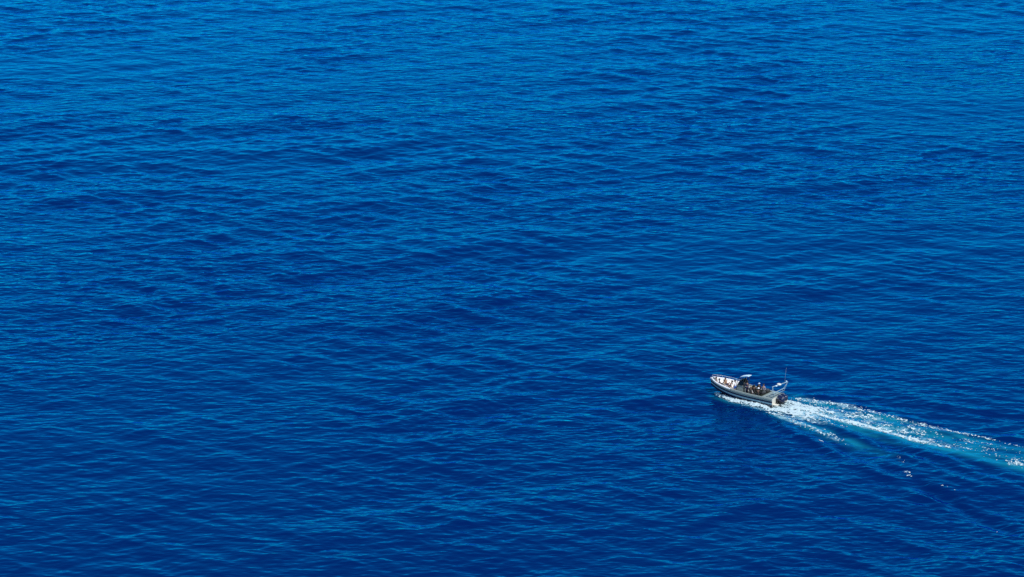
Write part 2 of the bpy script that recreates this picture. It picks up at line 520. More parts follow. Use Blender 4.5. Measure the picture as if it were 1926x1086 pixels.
class MB:
    """collects shapes into one mesh"""
    def __init__(self):
        self.v = []; self.f = []; self.mi = []; self.m = 0

    def add(self, vs, fs, m=None):
        b = len(self.v)
        self.v += [tuple(v) for v in vs]
        self.f += [tuple(b + i for i in f) for f in fs]
        self.mi += [self.m if m is None else m] * len(fs)

    def box(self, c, d, bev=0.02, rot=None, taper=(1, 1)):
        bm = bmesh.new()
        bmesh.ops.create_cube(bm, size=1.0)
        for v in bm.verts:
            k = taper if v.co.z > 0 else (1, 1)
            v.co = Vector((v.co.x * d[0] * k[0], v.co.y * d[1] * k[1], v.co.z * d[2]))
        if bev > 0:
            bmesh.ops.bevel(bm, geom=list(bm.edges), offset=bev, segments=2, affect='EDGES', profile=0.5)
        M = Matrix.Translation(c) @ (rot.to_4x4() if rot else Matrix.Identity(4))
        bm.verts.index_update()
        self.add([M @ v.co for v in bm.verts], [[v.index for v in f.verts] for f in bm.faces])
        bm.free(); return self

    def tube(self, pts, r, n=8, close=False):
        pts = [Vector(p) for p in pts]
        rs = r if isinstance(r, (list, tuple)) else [r] * len(pts)
        rings = []; up = Vector((0, 0, 1)); prev = None
        for i, p in enumerate(pts):
            a = pts[max(i - 1, 0)]; b = pts[min(i + 1, len(pts) - 1)]
            d = (b - a).normalized()
            x = d.cross(up if abs(d.z) < 0.95 else Vector((1, 0, 0))) if prev is None else (prev - d * prev.dot(d))
            x.normalize(); prev = x; y = d.cross(x)
            rings.append([p + (x * math.cos(2 * math.pi * k / n) + y * math.sin(2 * math.pi * k / n)) * rs[i] for k in range(n)])
        vs = [v for rg in rings for v in rg]
        fs = [[i * n + k, i * n + (k + 1) % n, (i + 1) * n + (k + 1) % n, (i + 1) * n + k] for i in range(len(rings) - 1) for k in range(n)]
        fs.append(list(range(n))[::-1]); fs.append([(len(rings) - 1) * n + k for k in range(n)])
        self.add(vs, fs); return self

    def loft(self, rings, caps=True, m=None, closed=True):
        n = len(rings[0])
        vs = [v for r in rings for v in r]
        kk = n if closed else n - 1
        fs = [[i * n + k, i * n + (k + 1) % n, (i + 1) * n + (k + 1) % n, (i + 1) * n + k] for i in range(len(rings) - 1) for k in range(kk)]
        if caps and closed:
            fs.append(list(range(n))[::-1]); fs.append([(len(rings) - 1) * n + k for k in range(n)])
        self.add(vs, fs, m); return self

    def build(self, name, mats, parent=None, smooth_shade=False, label=None):
        me = bpy.data.meshes.new(name)
        me.from_pydata(self.v, [], self.f)
        for m in (mats if isinstance(mats, (list, tuple)) else [mats]):
            me.materials.append(m)
        me.polygons.foreach_set('material_index', self.mi)
        bm = bmesh.new(); bm.from_mesh(me)
        bmesh.ops.recalc_face_normals(bm, faces=bm.faces); bm.to_mesh(me); bm.free()
        me.polygons.foreach_set('use_smooth', [smooth_shade] * len(me.polygons))
        me.update()
        o = bpy.data.objects.new(name, me); col.objects.link(o)
        if parent:
            o.parent = parent
        if label:
            o['label'] = label
        return o


def empty(name, M, label, cat, group=None):
    o = bpy.data.objects.new(name, None); col.objects.link(o)
    o.empty_display_size = 0.3
    o.matrix_world = M
    o['label'] = label; o['category'] = cat
    if group:
        o['group'] = group
    return o


L = 8.6
def b_sheer(x):
    u = max(0.0, (x - 2.4) / (L - 2.4))
    return max(0.02, (1.50 + 0.09 * min(x / 2.5, 1)) * (1 - u ** 4.2) + 0.30 * u)
def z_sheer(x):
    return 0.98 + 0.52 * (max(0, x - 2.0) / (L - 2.0)) ** 1.8
def z_keel(x):
    u = max(0, (x - 5.8) / (L - 5.8))
    return -0.38 + 0.90 * u ** 1.9
def z_chine(x):
    return 0.02 + 0.55 * (max(0, x - 3.5) / (L - 3.5)) ** 2.0
def b_chine(x):
    u = max(0, (x - 2.0) / (L - 2.0))
    return max(0.012, 1.36 * (1 - u ** 2.8) + 0.10 * u)

def hull_y(x, z):
    """half beam of the hull shell at height z"""
    zs, zc, bs, bc = z_sheer(x), z_chine(x), b_sheer(x), b_chine(x)
    if z >= zc:
        f = min(max((zs - z) / (zs - zc), 0), 1)
        return bs + (bc - bs) * f ** 1.15
    zk = min(z_keel(x), zc - 0.02)
    return max(0.0, bc * (z - zk) / (zc - zk))
def b_in(x, z, inset):
    return max(0.01, min(b_sheer(x) - inset, hull_y(x, z) - 0.07))
def z_floor(x):
    return SOLE if x < 6.1 else BOWZ - 0.02


boat = empty('motorboat', BM, 'long open grey and navy striped motorboat speeding over the blue sea with a white wake', 'boat')

def build_hull():
    # bands from the sheer down, as fractions of the topside
    fr = [0.0, 0.32, 0.52, 0.72, 1.0]
    mats = [0, 2, 1, 2]
    xs = [0.0, 0.4, 0.9, 1.5, 2.2, 3.0, 3.8, 4.6, 5.4, 6.1, 6.8, 7.4, 7.8, 8.05, 8.25, 8.4, 8.52, L]
    prof = []
    for x in xs:
        bs, zs, bc, zc = b_sheer(x), z_sheer(x), b_chine(x), z_chine(x)
        row = []
        for f in fr:
            y = bs + (bc - bs) * f ** 1.15
            row.append((y, zs + (zc - zs) * f))
        zk = min(z_keel(x), zc - 0.02)
        row.append((bc * 0.5, zc + (zk - zc) * 0.55))
        row.append((0.0, zk))
        prof.append((x, row))
    g = MB()
    nf = len(prof[0][1])
    for side in (1, -1):
        for k in range(nf - 1):
            m = mats[k] if k < len(mats) else 3
            vs = []
            for (x, row) in prof:
                for kk in (k, k + 1):
                    vs.append((x + (0.12 * (1 - kk / 9) if x == L else 0), row[kk][0] * side, row[kk][1]))
            fs = [[2 * i, 2 * i + 1, 2 * i + 3, 2 * i + 2] for i in range(len(prof) - 1)]
            g.add(vs, fs, m)
    # bow plate closing the stem
    row = prof[-1][1]
    for k in range(nf - 1):
        vs = []
        for kk in (k, k + 1):
            xx = L + 0.12 * (1 - kk / 9)
            vs += [(xx, row[kk][0], row[kk][1]), (xx, -row[kk][0], row[kk][1])]
        g.add(vs, [[0, 1, 3, 2]], mats[k] if k < len(mats) else 3)
    hull = g.build('hull', [M_GREY, M_TEAL, M_NAVY, M_BOTTOM], boat, False)
    me = hull.data
    bm = bmesh.new(); bm.from_mesh(me)
    bmesh.ops.remove_doubles(bm, verts=bm.verts, dist=0.002)
    bmesh.ops.recalc_face_normals(bm, faces=bm.faces)
    bm.to_mesh(me); bm.free()
    me.polygons.foreach_set('use_smooth', [True] * len(me.polygons))
    # transom plate
    row = prof[0][1]
    g = MB()
    vs = [(-0.003, y, z) for (y, z) in row] + [(-0.003, -y, z) for (y, z) in row[::-1][1:]]
    vi = [(0.05, y * 0.985, z) for (_, y, z) in vs]
    n = len(vs)
    g.add(vs + vi, [list(range(n)), list(range(n, 2 * n))[::-1]] + [[i, (i + 1) % n, n + (i + 1) % n, n + i] for i in range(n)])
    g.build('transom', M_CREAM, boat)
    # gunwale cap, both sides in one strip round the bow
    for side in (1, -1):
        g = MB(); rings = []
        for x in xs:
            b, z = b_sheer(x), z_sheer(x)
            i = max(b - 0.17, 0.004)
            xx = x + (0.13 if x == L else 0)
            rings.append([(xx, side * (b + 0.035), z - 0.05), (xx, side * (b + 0.035), z + 0.03), (xx - (0.2 if x == L else 0), side * i, z + 0.035), (xx - (0.2 if x == L else 0), side * i, z - 0.05)])
        g.loft(rings)
        go = g.build('gunwale', [M_GREY, M_WHITE], boat)
        for p in go.data.polygons:
            p.material_index = 1 if p.center.x > 5.3 else 0
    for side in (1, -1):
        g = MB(); g.tube([(x + (0.16 if x == L else 0), side * (b_sheer(x) + 0.04), z_sheer(x) - 0.09) for x in xs], 0.03, 6)
        g.build('rub_rail', M_GREY, boat, True)
    # inside: bulwark liner and sole
    xi = [x for x in xs if 0.05 < x < 8.45]
    for side in (1, -1):
        g = MB()
        g.loft([[(x, side * b_in(x, z_sheer(x) - 0.01, 0.16), z_sheer(x) - 0.01), (x, side * b_in(x, (z_sheer(x) + z_floor(x)) / 2, 0.19), (z_sheer(x) + z_floor(x)) / 2),
                 (x, side * b_in(x, z_floor(x), 0.22), z_floor(x))] for x in xi], closed=False)
        g.build('inner_bulwark', M_WHITE, boat)
    g = MB()
    g.loft([[(x, b, SOLE + 0.002), (x, -b, SOLE + 0.002), (x, -b, SOLE - 0.05), (x, b, SOLE - 0.05)] for x in xi if x < 6.6 for b in [b_in(x, SOLE - 0.05, 0.24)]])
    g.build('sole', M_SOLE, boat)
    # raised bow platform with cushions
    g = MB()
    xb = [6.05, 6.5, 6.9, 7.4, 7.8, 8.0, 8.2]
    g.loft([[(x, b, BOWZ), (x, -b, BOWZ), (x, -b, BOWZ - 0.08), (x, b, BOWZ - 0.08)] for x in xb for b in [b_in(x, BOWZ - 0.08, 0.21)]])
    g.box((6.09, 0, (SOLE + BOWZ) / 2 - 0.04), (0.05, 2 * b_in(6.1, SOLE, 0.25), BOWZ - SOLE - 0.085), 0.0)
    g.build('bow_deck', M_WHITE, boat)
    g = MB()
    for (x0, x1) in ((6.12, 6.88), (6.92, 7.55), (7.59, 8.10)):
        rings = []
        for x, dz in ((x0, 0.02), (x0 + 0.03, 0.07), (x1 - 0.03, 0.07), (x1, 0.02)):
            b = b_in(x, BOWZ - 0.05, 0.30) - 0.03
            rings.append([(x, b, BOWZ + dz), (x, -b, BOWZ + dz), (x, -b, BOWZ + 0.003), (x, b, BOWZ + 0.003)])
        g.loft(rings)
    g.build('cushion', M_VINYL, boat)
    # stern deck
    g = MB()
    g.loft([[(x, b, z), (x, -b, z), (x, -b, SOLE + 0.004), (x, b, SOLE + 0.004)] for x, z in ((0.06, z_sheer(0) + 0.02), (1.35, z_sheer(0) + 0.06), (1.45, z_sheer(0) + 0.02)) for b in [b_sheer(x) - 0.18]])
    g.build('stern_deck', M_GREY, boat)
    for y in (-0.62, 0.62):
        g = MB(); g.box((0.72, y, z_sheer(0) + 0.075), (0.75, 0.85, 0.03), 0.01)
        g.build('hatch', M_GREY, boat)


SOLE, BOWZ = 0.42, 0.76
build_hull()

# swim platform and outboards
for y in (-1.08, 1.08):
    g = MB()
    g.box((-0.33, y, 0.30), (0.62, 0.52, 0.07), 0.02)
    g.tube([(-0.05, y - 0.15, 0.05), (-0.5, y - 0.15, 0.26)], 0.025, 6)
    g.build('swim_platform', M_CREAM, boat)


def outboard(y):
    g = MB()
    g.box((-0.16, y, 0.50), (0.30, 0.34, 0.50), 0.03)
    br = g.build('outboard_motor', M_BLACK, boat)
    # cowling: rounded, rising aft, lofted upward
    g = MB(); rings = []
    for z, lx, ly, cx in ((0.82, 0.30, 0.19, -0.50), (0.90, 0.38, 0.25, -0.52), (1.08, 0.42, 0.275, -0.54), (1.28, 0.41, 0.265, -0.55), (1.42, 0.36, 0.23, -0.55), (1.50, 0.22, 0.14, -0.53)):
        rings.append([(cx - 0.04 + 1.15 * lx * math.copysign(abs(math.cos(a)) ** 0.7, math.cos(a)), y + 1.08 * ly * math.copysign(abs(math.sin(a)) ** 0.7, math.sin(a)), z - 0.22 + 0.06 * math.cos(a)) for a in [2 * math.pi * k / 20 for k in range(20)]])
    g.loft(rings)
    g.build('cowling', M_COWL, br, True)
    g = MB(); g.box((-0.53, y, 0.98), (0.80, 0.565, 0.035), 0.01); g.build('cowling_stripe', M_ALU, br)
    g = MB()
    rings = []
    for z, lx, ly in ((0.62, 0.20, 0.11), (0.4, 0.17, 0.08), (0.0, 0.16, 0.05), (-0.35, 0.22, 0.05), (-0.62, 0.10, 0.03)):
        rings.append([(-0.50 + lx * math.cos(a), y + ly * math.sin(a), z) for a in [2 * math.pi * k / 12 for k in range(12)]])
    g.loft(rings)
    g.box((-0.58, y, 0.02), (0.55, 0.26, 0.02), 0.005)
    g.build('leg', M_BLACK, br, True)
    g = MB()
    for k in range(3):
        a = 2 * math.pi * k / 3
        r = Matrix.Rotation(a, 3, 'X') @ Matrix.Rotation(0.5, 3, 'Z')
        off = Matrix.Rotation(a, 3, 'X') @ Vector((0, 0, 0.13))
        g.box(Vector((-0.78, y, -0.33)) + off, (0.03, 0.13, 0.20), 0.008, r)
    g.tube([(-0.66, y, -0.33), (-0.86, y, -0.33)], [0.05, 0.03], 8)
    g.build('propeller', M_STEEL, br)


outboard(-0.36)
outboard(0.36)

# bow rail
for side in (1, -1):
    g = MB()
    pts = [(x, side * max(b_sheer(x) - 0.06, 0.0), z_sheer(x) + h) for x, h in ((5.6, 0.03), (5.8, 0.20), (6.3, 0.27), (6.9, 0.28), (7.5, 0.28), (7.9, 0.28), (8.25, 0.28), (8.48, 0.28))]
    pts.append((8.66, side * 0.005, z_sheer(8.6) + 0.28))
    g.tube(pts, 0.017, 6)
    for x in (6.3, 7.1, 7.8, 8.3):
        y = side * max(b_sheer(x) - 0.06, 0.0)
        g.tube([(x, y, z_sheer(x) + 0.02), (x, y, z_sheer(x) + 0.28)], 0.018, 6)
    g.build('bow_rail', M_STEEL, boat, True)
g = MB()
g.box((8.50, 0, z_sheer(8.6) + 0.06), (0.30, 0.14, 0.06), 0.02); g.tube([(8.5, 0, 1.57), (8.80, 0, 1.54), (8.84, 0, 1.30)], 0.02, 6)
g.tube([(8.84, -0.14, 1.33), (8.84, 0, 1.23), (8.84, 0.14, 1.33)], 0.018, 6)
g.build('anchor', M_STEEL, boat)
for x in (2.0, 5.4):
    for s_ in (1, -1):
        g = MB(); yy = s_ * (b_sheer(x) - 0.07)
        g.tube([(x - 0.10, yy, z_sheer(x) + 0.075), (x + 0.10, yy, z_sheer(x) + 0.075)], 0.013, 6)
        g.box((x, yy, z_sheer(x) + 0.05), (0.09, 0.03, 0.05), 0.005); g.build('cleat', M_STEEL, boat)

# centre console, windscreen, small hard top
g = MB()
g.box((4.72, 0, SOLE + 0.55), (0.85, 1.15, 1.10), 0.07, taper=(0.8, 0.94))
con = g.build('console', M_GREY, boat)
g = MB(); g.box((4.40, 0, SOLE + 1.08), (0.22, 0.95, 0.20), 0.02, Matrix.Rotation(0.6, 3, 'Y')); g.build('dashboard', M_BLACK, con)
g = MB()
for k in range(16):
    a, b = 2 * math.pi * k / 16, 2 * math.pi * (k + 1) / 16
    g.tube([(4.20, 0.1 + 0.19 * math.cos(a), SOLE + 0.92 + 0.19 * math.sin(a)), (4.20, 0.1 + 0.19 * math.cos(b), SOLE + 0.92 + 0.19 * math.sin(b))], 0.017, 6)
for a in (0.5, 2.6, 4.7):
    g.tube([(4.24, 0.1, SOLE + 0.92), (4.20, 0.1 + 0.19 * math.cos(a), SOLE + 0.92 + 0.19 * math.sin(a))], 0.012, 6)
g.build('steering_wheel', M_STEEL, con)
g = MB()
rot = Matrix.Rotation(-0.55, 3, 'Y')
g.box((4.86, 0, SOLE + 1.42), (0.02, 1.10, 0.72), 0.004, rot)
ws = g.build('windscreen', M_GLASS, boat)
for y in (-0.58, 0.58):
    g = MB(); g.add([(5.02, y, SOLE + 1.10), (4.25, y, SOLE + 1.10), (4.25, y, SOLE + 1.50), (4.68, y, SOLE + 1.74), (5.02, y + 0.012, SOLE + 1.10), (4.25, y + 0.012, SOLE + 1.10), (4.25, y + 0.012, SOLE + 1.50), (4.68, y + 0.012, SOLE + 1.74)],
                    [(0, 1, 2, 3), (7, 6, 5, 4), (0, 4, 5, 1), (1, 5, 6, 2), (2, 6, 7, 3), (3, 7, 4, 0)])
    g.build('side_window', M_GLASS, boat)
g = MB()
for y in (-0.54, 0.54):
    g.tube([(5.04, y, SOLE + 1.08), (4.70, y, SOLE + 1.70)], 0.028, 6)
g.tube([(4.70, -0.54, SOLE + 1.70), (4.70, 0.54, SOLE + 1.70)], 0.028, 6)
g.build('frame', M_ALU, ws)
g = MB(); g.box((5.45, 0, SOLE + 0.42), (0.55, 0.90, 0.42), 0.06); g.box((5.22, 0, SOLE + 0.78), (0.10, 0.85, 0.45), 0.04, Matrix.Rotation(-0.15, 3, 'Y')); g.build('console_seat', M_VINYL, boat)
TOPZ = SOLE + 2.16
g = MB()
rings = []
for x, dz in ((3.78, 0.12), (3.84, 0.14), (4.1, 0.11), (4.5, 0.0), (4.78, -0.10), (4.84, -0.14)):
    rings.append([(x, y, TOPZ + dz - 0.05 * (y / 0.7) ** 2) for y in (-0.38, -0.3, 0, 0.3, 0.38)] + [(x, y, TOPZ + dz - 0.05 - 0.05 * (y / 0.7) ** 2) for y in (0.38, 0.3, 0, -0.3, -0.38)])
g.loft(rings)
ht = g.build('hard_top', M_CANVAS, boat)
for sd in (-1, 1):
    g = MB(); y = 0.60 * sd; y2 = 0.34 * sd
    g.tube([(5.22, y, SOLE), (5.16, y, SOLE + 1.1), (4.95, y, SOLE + 1.75), (4.70, y2, TOPZ - 0.11)], 0.026, 6)
    g.tube([(4.22, y, SOLE), (4.15, y, SOLE + 1.1), (3.98, y2, TOPZ + 0.08)], 0.026, 6)
    g.tube([(5.16, y, SOLE + 1.1), (4.15, y, SOLE + 1.1)], 0.02, 6)
    g.build('hard_top_frame', M_BLACK, boat, True)

# leaning post and the benches aft
g = MB(); g.box((3.55, 0, SOLE + 0.80), (0.38, 1.10, 0.14), 0.05); g.box((3.38, 0, SOLE + 1.02), (0.10, 1.05, 0.30), 0.04)
lp = g.build('helm_seat', M_BLACK, boat)
for y in (-0.42, 0.42):
    g = MB(); g.tube([(3.50, y, SOLE), (3.55, y, SOLE + 0.74)], 0.03, 6)
    g.build('seat_post', M_STEEL, lp)
for y in (-0.98, 0.98):
    g = MB(); g.box((2.35, y, SOLE + 0.21), (1.55, 0.42, 0.40), 0.04); bn = g.build('bench', M_OLIVE, boat)
    g = MB(); g.box((2.35, y, SOLE + 0.45), (1.50, 0.40, 0.08), 0.035); g.build('bench_cushion', M_OLIVE, bn)
g = MB(); g.box((2.40, 0, SOLE + 0.26), (1.60, 0.52, 0.50), 0.05); mid = g.build('centre_bench', M_OLIVE, boat)
g = MB(); g.box((2.40, 0, SOLE + 0.72), (1.60, 0.10, 0.42), 0.04); g.build('backrest', M_OLIVE, mid)
g = MB(); g.box((1.62, 0, SOLE + 0.33), (0.30, 2.2, 0.60), 0.05); g.build('aft_locker', M_OLIVE, boat)

# stern arch
AX = -0.22
g = MB(); g.tube([(AX - 0.12, -1.58, 2.42), (AX - 0.12, -1.50, 2.47), (AX + 0.28, 1.50, 2.47), (AX + 0.28, 1.58, 2.42)], 0.05, 8)
arch = g.build('stern_arch', M_ALU, boat, True)
for side in (1, -1):
    g = MB()
    g.tube([(0.30, side * 1.28, z_sheer(0)), (0.12, side * 1.34, 1.5), (AX + 0.08 + 0.20 * side, side * 1.50, 2.45)], 0.024, 8)
    g.build('arch_leg', M_ALU, arch, True)
    g = MB()
    g.tube([(0.02, side * 1.28, z_sheer(0)), (-0.1, side * 1.36, 1.6), (AX + 0.08 + 0.20 * side, side * 1.50, 2.45)], 0.02, 8)
    g.build('arch_leg', M_ALU, arch, True)
g = MB(); g.box((-0.08, 0, 1.72), (0.08, 2.74, 0.07), 0.02); g.build('crossbar', M_ALU, arch)
g = MB(); g.tube([(-0.03, -1.35, 1.42), (-0.03, 1.35, 1.42)], 0.02, 6); g.build('crossbar', M_ALU, arch)
g = MB(); g.tube([(AX, -0.95, 2.5), (AX - 0.02, -0.96, 3.3), (AX - 0.05, -0.97, 4.25)], [0.016, 0.009, 0.006], 6); g.build('antenna', M_ALU, arch, True)
g = MB(); g.box((AX, -1.40, 2.55), (0.16, 0.14, 0.12), 0.03); g.build('navigation_light', M_CANVAS, arch)
# radar dome and spotlight
g = MB(); rings = []
for z, r in ((2.50, 0.20), (2.54, 0.25), (2.62, 0.26), (2.68, 0.2), (2.70, 0.08)):
    rings.append([(AX + r * math.cos(a), 0.45 + r * math.sin(a), z) for a in [2 * math.pi * k / 16 for k in range(16)]])
g.loft(rings); g.build('radar_dome', M_CREAM, arch, True)
g = MB(); g.box((AX, 1.15, 2.56), (0.20, 0.34, 0.10), 0.03); g.build('spotlight', M_CANVAS, arch)
# hand rail near the helm
g = MB(); g.tube([(3.05, 0.75, SOLE + 0.75), (3.0, 0.80, SOLE + 0.85), (2.7, 1.0, SOLE + 0.55), (2.55, 1.05, SOLE + 0.48)], 0.025, 6)
g.build('hand_rail', M_WHITE, boat, True)

# ------------------------------------------------------------------ loose gear
def world_at(x, y, z, rz=0.0):
    return BM @ Matrix.Translation((x, y, z)) @ Matrix.Rotation(rz, 4, 'Z')

def duffel(x, y, z, rz, label, k=1.0):
    t = empty('dive_bag', world_at(x, y, z, rz), label, 'bag', 'dark bags in the stern cockpit')
    g = MB(); rings = []
    for u, r in ((-0.36, 0.08), (-0.33, 0.14), (-0.2, 0.165), (0.0, 0.17), (0.2, 0.165), (0.33, 0.14), (0.36, 0.08)):
        rings.append([(u * k, r * k * math.cos(a) * 1.1, 0.16 * k + r * k * math.sin(a) * 0.95) for a in [2 * math.pi * j / 12 for j in range(12)]])
    g.loft(rings); g.build('bag_body', M_RUBBER, t, True)
    for xx in (-0.12, 0.12):
        g = MB(); g.tube([(xx * k, -0.17 * k, 0.2 * k), (xx * k, -0.12 * k, 0.36 * k), (xx * k, 0.12 * k, 0.36 * k), (xx * k, 0.17 * k, 0.2 * k)], 0.012, 5)
        g.build('strap', M_GREY, t, True)

duffel(1.62, 0.55, SOLE + 0.63, 1.4, 'black round gear bag on the aft locker nearest the striped hull side')
duffel(1.62, -0.45, SOLE + 0.63, 1.6, 'black gear bag on the aft locker beside the far side of the boat')
duffel(1.95, -0.98, SOLE + 0.49, 0.1, 'dark gear bag lying on the far bench in front of the aft locker')

# ------------------------------------------------------------------ people
def skin_mesh(verts, edges, radii, root=0, sub=1):
    me = bpy.data.meshes.new('tmp'); me.from_pydata(verts, edges, [])
    o = bpy.data.objects.new('tmp', me); col.objects.link(o)
    md = o.modifiers.new('s', 'SKIN'); md.use_smooth_shade = True
    sv = me.skin_vertices[0].data
    for i, r in enumerate(radii):
        rr = r if isinstance(r, tuple) else (r, r)
        sv[i].radius = rr; sv[i].use_root = (i == root)
    sb = o.modifiers.new('u', 'SUBSURF'); sb.levels = sub; sb.render_levels = sub
    dg = bpy.context.evaluated_depsgraph_get()
    m2 = bpy.data.meshes.new_from_object(o.evaluated_get(dg))
    vs = [v.co.copy() for v in m2.vertices]; fs = [tuple(p.vertices) for p in m2.polygons]
    bpy.data.objects.remove(o); bpy.data.meshes.remove(me); bpy.data.meshes.remove(m2)
    return vs, fs


def hand_mesh():
    """right hand along +X, palm down, thumb towards +Y; slightly curled, five fingers"""
    V = [(0, 0, 0), (0.045, 0, 0), (0.085, 0, 0)]; E = [(0, 1), (1, 2)]; R = [(0.022, 0.028), (0.016, 0.036), (0.014, 0.036)]
    vs, fs = skin_mesh(V, E, R, 0, 1)
    for i, (y, ln, sp) in enumerate(((0.030, 0.070, 0.10), (0.010, 0.080, 0.03), (-0.010, 0.074, -0.03), (-0.029, 0.058, -0.10))):
        p = Vector((0.075, y, 0)); pts = [tuple(p)]
        for j, (f, drop) in enumerate(((0.45, -0.10), (0.32, -0.40), (0.23, -0.75))):
            p = p + Vector((math.cos(drop) * ln * f, sp * ln * f, math.sin(drop) * ln * f)); pts.append(tuple(p))
        a, b = skin_mesh(pts, [(0, 1), (1, 2), (2, 3)], [0.0098, 0.009, 0.0082, 0.0065], 0, 1)
        n = len(vs); vs += a; fs += [tuple(q + n for q in f) for f in b]
    pts = [(0.018, 0.024, -0.002), (0.045, 0.052, -0.008), (0.068, 0.062, -0.016), (0.088, 0.064, -0.026)]
    a, b = skin_mesh(pts, [(0, 1), (1, 2), (2, 3)], [0.014, 0.0115, 0.010, 0.008], 0, 1)
    n = len(vs); vs += a; fs += [tuple(q + n for q in f) for f in b]
    return vs, fs


HAND = hand_mesh()
SKINS = [rough_mat('skin_tan', (0.27, 0.15, 0.09), 0.55, var=0.05), rough_mat('skin_fair', (0.42, 0.26, 0.18), 0.55, var=0.05), rough_mat('skin_brown', (0.13, 0.07, 0.045), 0.55, var=0.05)]
HAIRS = [rough_mat('hair_black', (0.010, 0.008, 0.007), 0.6, var=0.2), rough_mat('hair_brown', (0.06, 0.03, 0.015), 0.6, var=0.2), rough_mat('hair_fair', (0.35, 0.25, 0.13), 0.6, var=0.2)]
CL = {k: rough_mat(k + '_cloth', c, 0.85, var=0.08, scale=12) for k, c in dict(
    black=(0.010, 0.011, 0.014), navy=(0.008, 0.014, 0.06), white=(0.78, 0.78, 0.80), blue=(0.01, 0.11, 0.42), tan=(0.34, 0.27, 0.18),
    grey=(0.20, 0.21, 0.24), paleblue=(0.36, 0.52, 0.68), lilac=(0.22, 0.21, 0.27)).items()}

# joints for facing +X, left = +Y. body height about 1.74 m
def pose(kind, lean=0.0, arms='rest', turn=0.0):
    J = {}
    if kind == 'stand':
        J['pelvis'] = (0, 0, 0.94)
        for s_, n in ((1, 'L'), (-1, 'R')):
            J['hip' + n] = (0, s_ * 0.09, 0.89); J['knee' + n] = (0.02, s_ * 0.12, 0.49); J['ankle' + n] = (-0.02, s_ * 0.14, 0.085); J['toe' + n] = (0.16, s_ * 0.16, 0.035)
    elif kind == 'sit':            # hips at seat height 0 + 0.10
        J['pelvis'] = (0, 0, 0.11)
        for s_, n in ((1, 'L'), (-1, 'R')):
            J['hip' + n] = (0.03, s_ * 0.09, 0.09); J['knee' + n] = (0.46, s_ * 0.13, 0.09); J['ankle' + n] = (0.48, s_ * 0.12, -0.33); J['toe' + n] = (0.65, s_ * 0.14, -0.37)
    elif kind == 'lounge':         # sitting on a flat deck with bent legs out
        J['pelvis'] = (0, 0, 0.11)
        for s_, n in ((1, 'L'), (-1, 'R')):
            kz = 0.40 if s_ > 0 else 0.22
            J['hip' + n] = (0.04, s_ * 0.09, 0.10); J['knee' + n] = (0.42 if s_ > 0 else 0.46, s_ * 0.12, kz)
            J['ankle' + n] = (0.66 if s_ > 0 else 0.83, s_ * 0.12, 0.09); J['toe' + n] = (0.82 if s_ > 0 else 0.99, s_ * 0.14, 0.07)
    px, py, pz = J['pelvis']
    def up(h, side=0.0, fx=0.0):
        return (px + math.sin(lean) * h + fx * math.cos(lean), side, pz + math.cos(lean) * h - fx * math.sin(lean))
    J['waist'] = up(0.16); J['chest'] = up(0.34); J['neck'] = up(0.50); J['jaw'] = up(0.575, 0, 0.01); J['head'] = up(0.67, 0, 0.02); J['crown'] = up(0.755, 0, 0.01)
    J['nose'] = up(0.655, 0, 0.125)
    for s_, n in ((1, 'L'), (-1, 'R')):
        sh = up(0.45, s_ * 0.185); J['shoulder' + n] = sh
        if arms == 'rest':
            J['elbow' + n] = (sh[0] + 0.02, s_ * 0.25, sh[2] - 0.28); J['wrist' + n] = (sh[0] + 0.22, s_ * 0.20, sh[2] - 0.37)
        elif arms == 'wheel':
            J['elbow' + n] = (sh[0] + 0.12, s_ * 0.26, sh[2] - 0.25); J['wrist' + n] = (sh[0] + 0.36, s_ * 0.16, sh[2] - 0.22)
        elif arms == 'back':
            J['elbow' + n] = (sh[0] - 0.13, s_ * 0.26, sh[2] - 0.25); J['wrist' + n] = (sh[0] - 0.17, s_ * 0.30, sh[2] - 0.47)
        elif arms == 'down':
            J['elbow' + n] = (sh[0] - 0.01, s_ * 0.25, sh[2] - 0.29); J['wrist' + n] = (sh[0] + 0.06, s_ * 0.27, sh[2] - 0.53)
    return J


RAD = dict(pelvis=(0.135, 0.105), waist=(0.125, 0.095), chest=(0.15, 0.11), neck=0.058, jaw=0.068, head=0.092, crown=0.070, nose=0.014,
           shoulder=0.060, elbow=0.042, wrist=0.027, hip=0.088, knee=0.058, ankle=0.038, toe=0.034)
EDG = [('pelvis', 'waist'), ('waist', 'chest'), ('chest', 'neck'), ('neck', 'jaw'), ('jaw', 'head'), ('head', 'crown'), ('head', 'nose')]
for n_ in 'LR':
    EDG += [('chest', 'shoulder' + n_), ('shoulder' + n_, 'elbow' + n_), ('elbow' + n_, 'wrist' + n_), ('pelvis', 'hip' + n_), ('hip' + n_, 'knee' + n_), ('knee' + n_, 'ankle' + n_), ('ankle' + n_, 'toe' + n_)]


def rad(j, infl=0.0):
    r = RAD[j if j in RAD else j[:-1]]
    return (r[0] + infl, r[1] + infl) if isinstance(r, tuple) else (r + infl, r + infl)


def limb_mesh(J, names, edges, infl, root):
    names = list(names)
    V = [J[n] for n in names]
    E = [(names.index(a), names.index(b)) for a, b in edges if a in names and b in names]
    return skin_mesh(V, E, [rad(n.split('@')[0], infl) for n in names], names.index(root), 1)


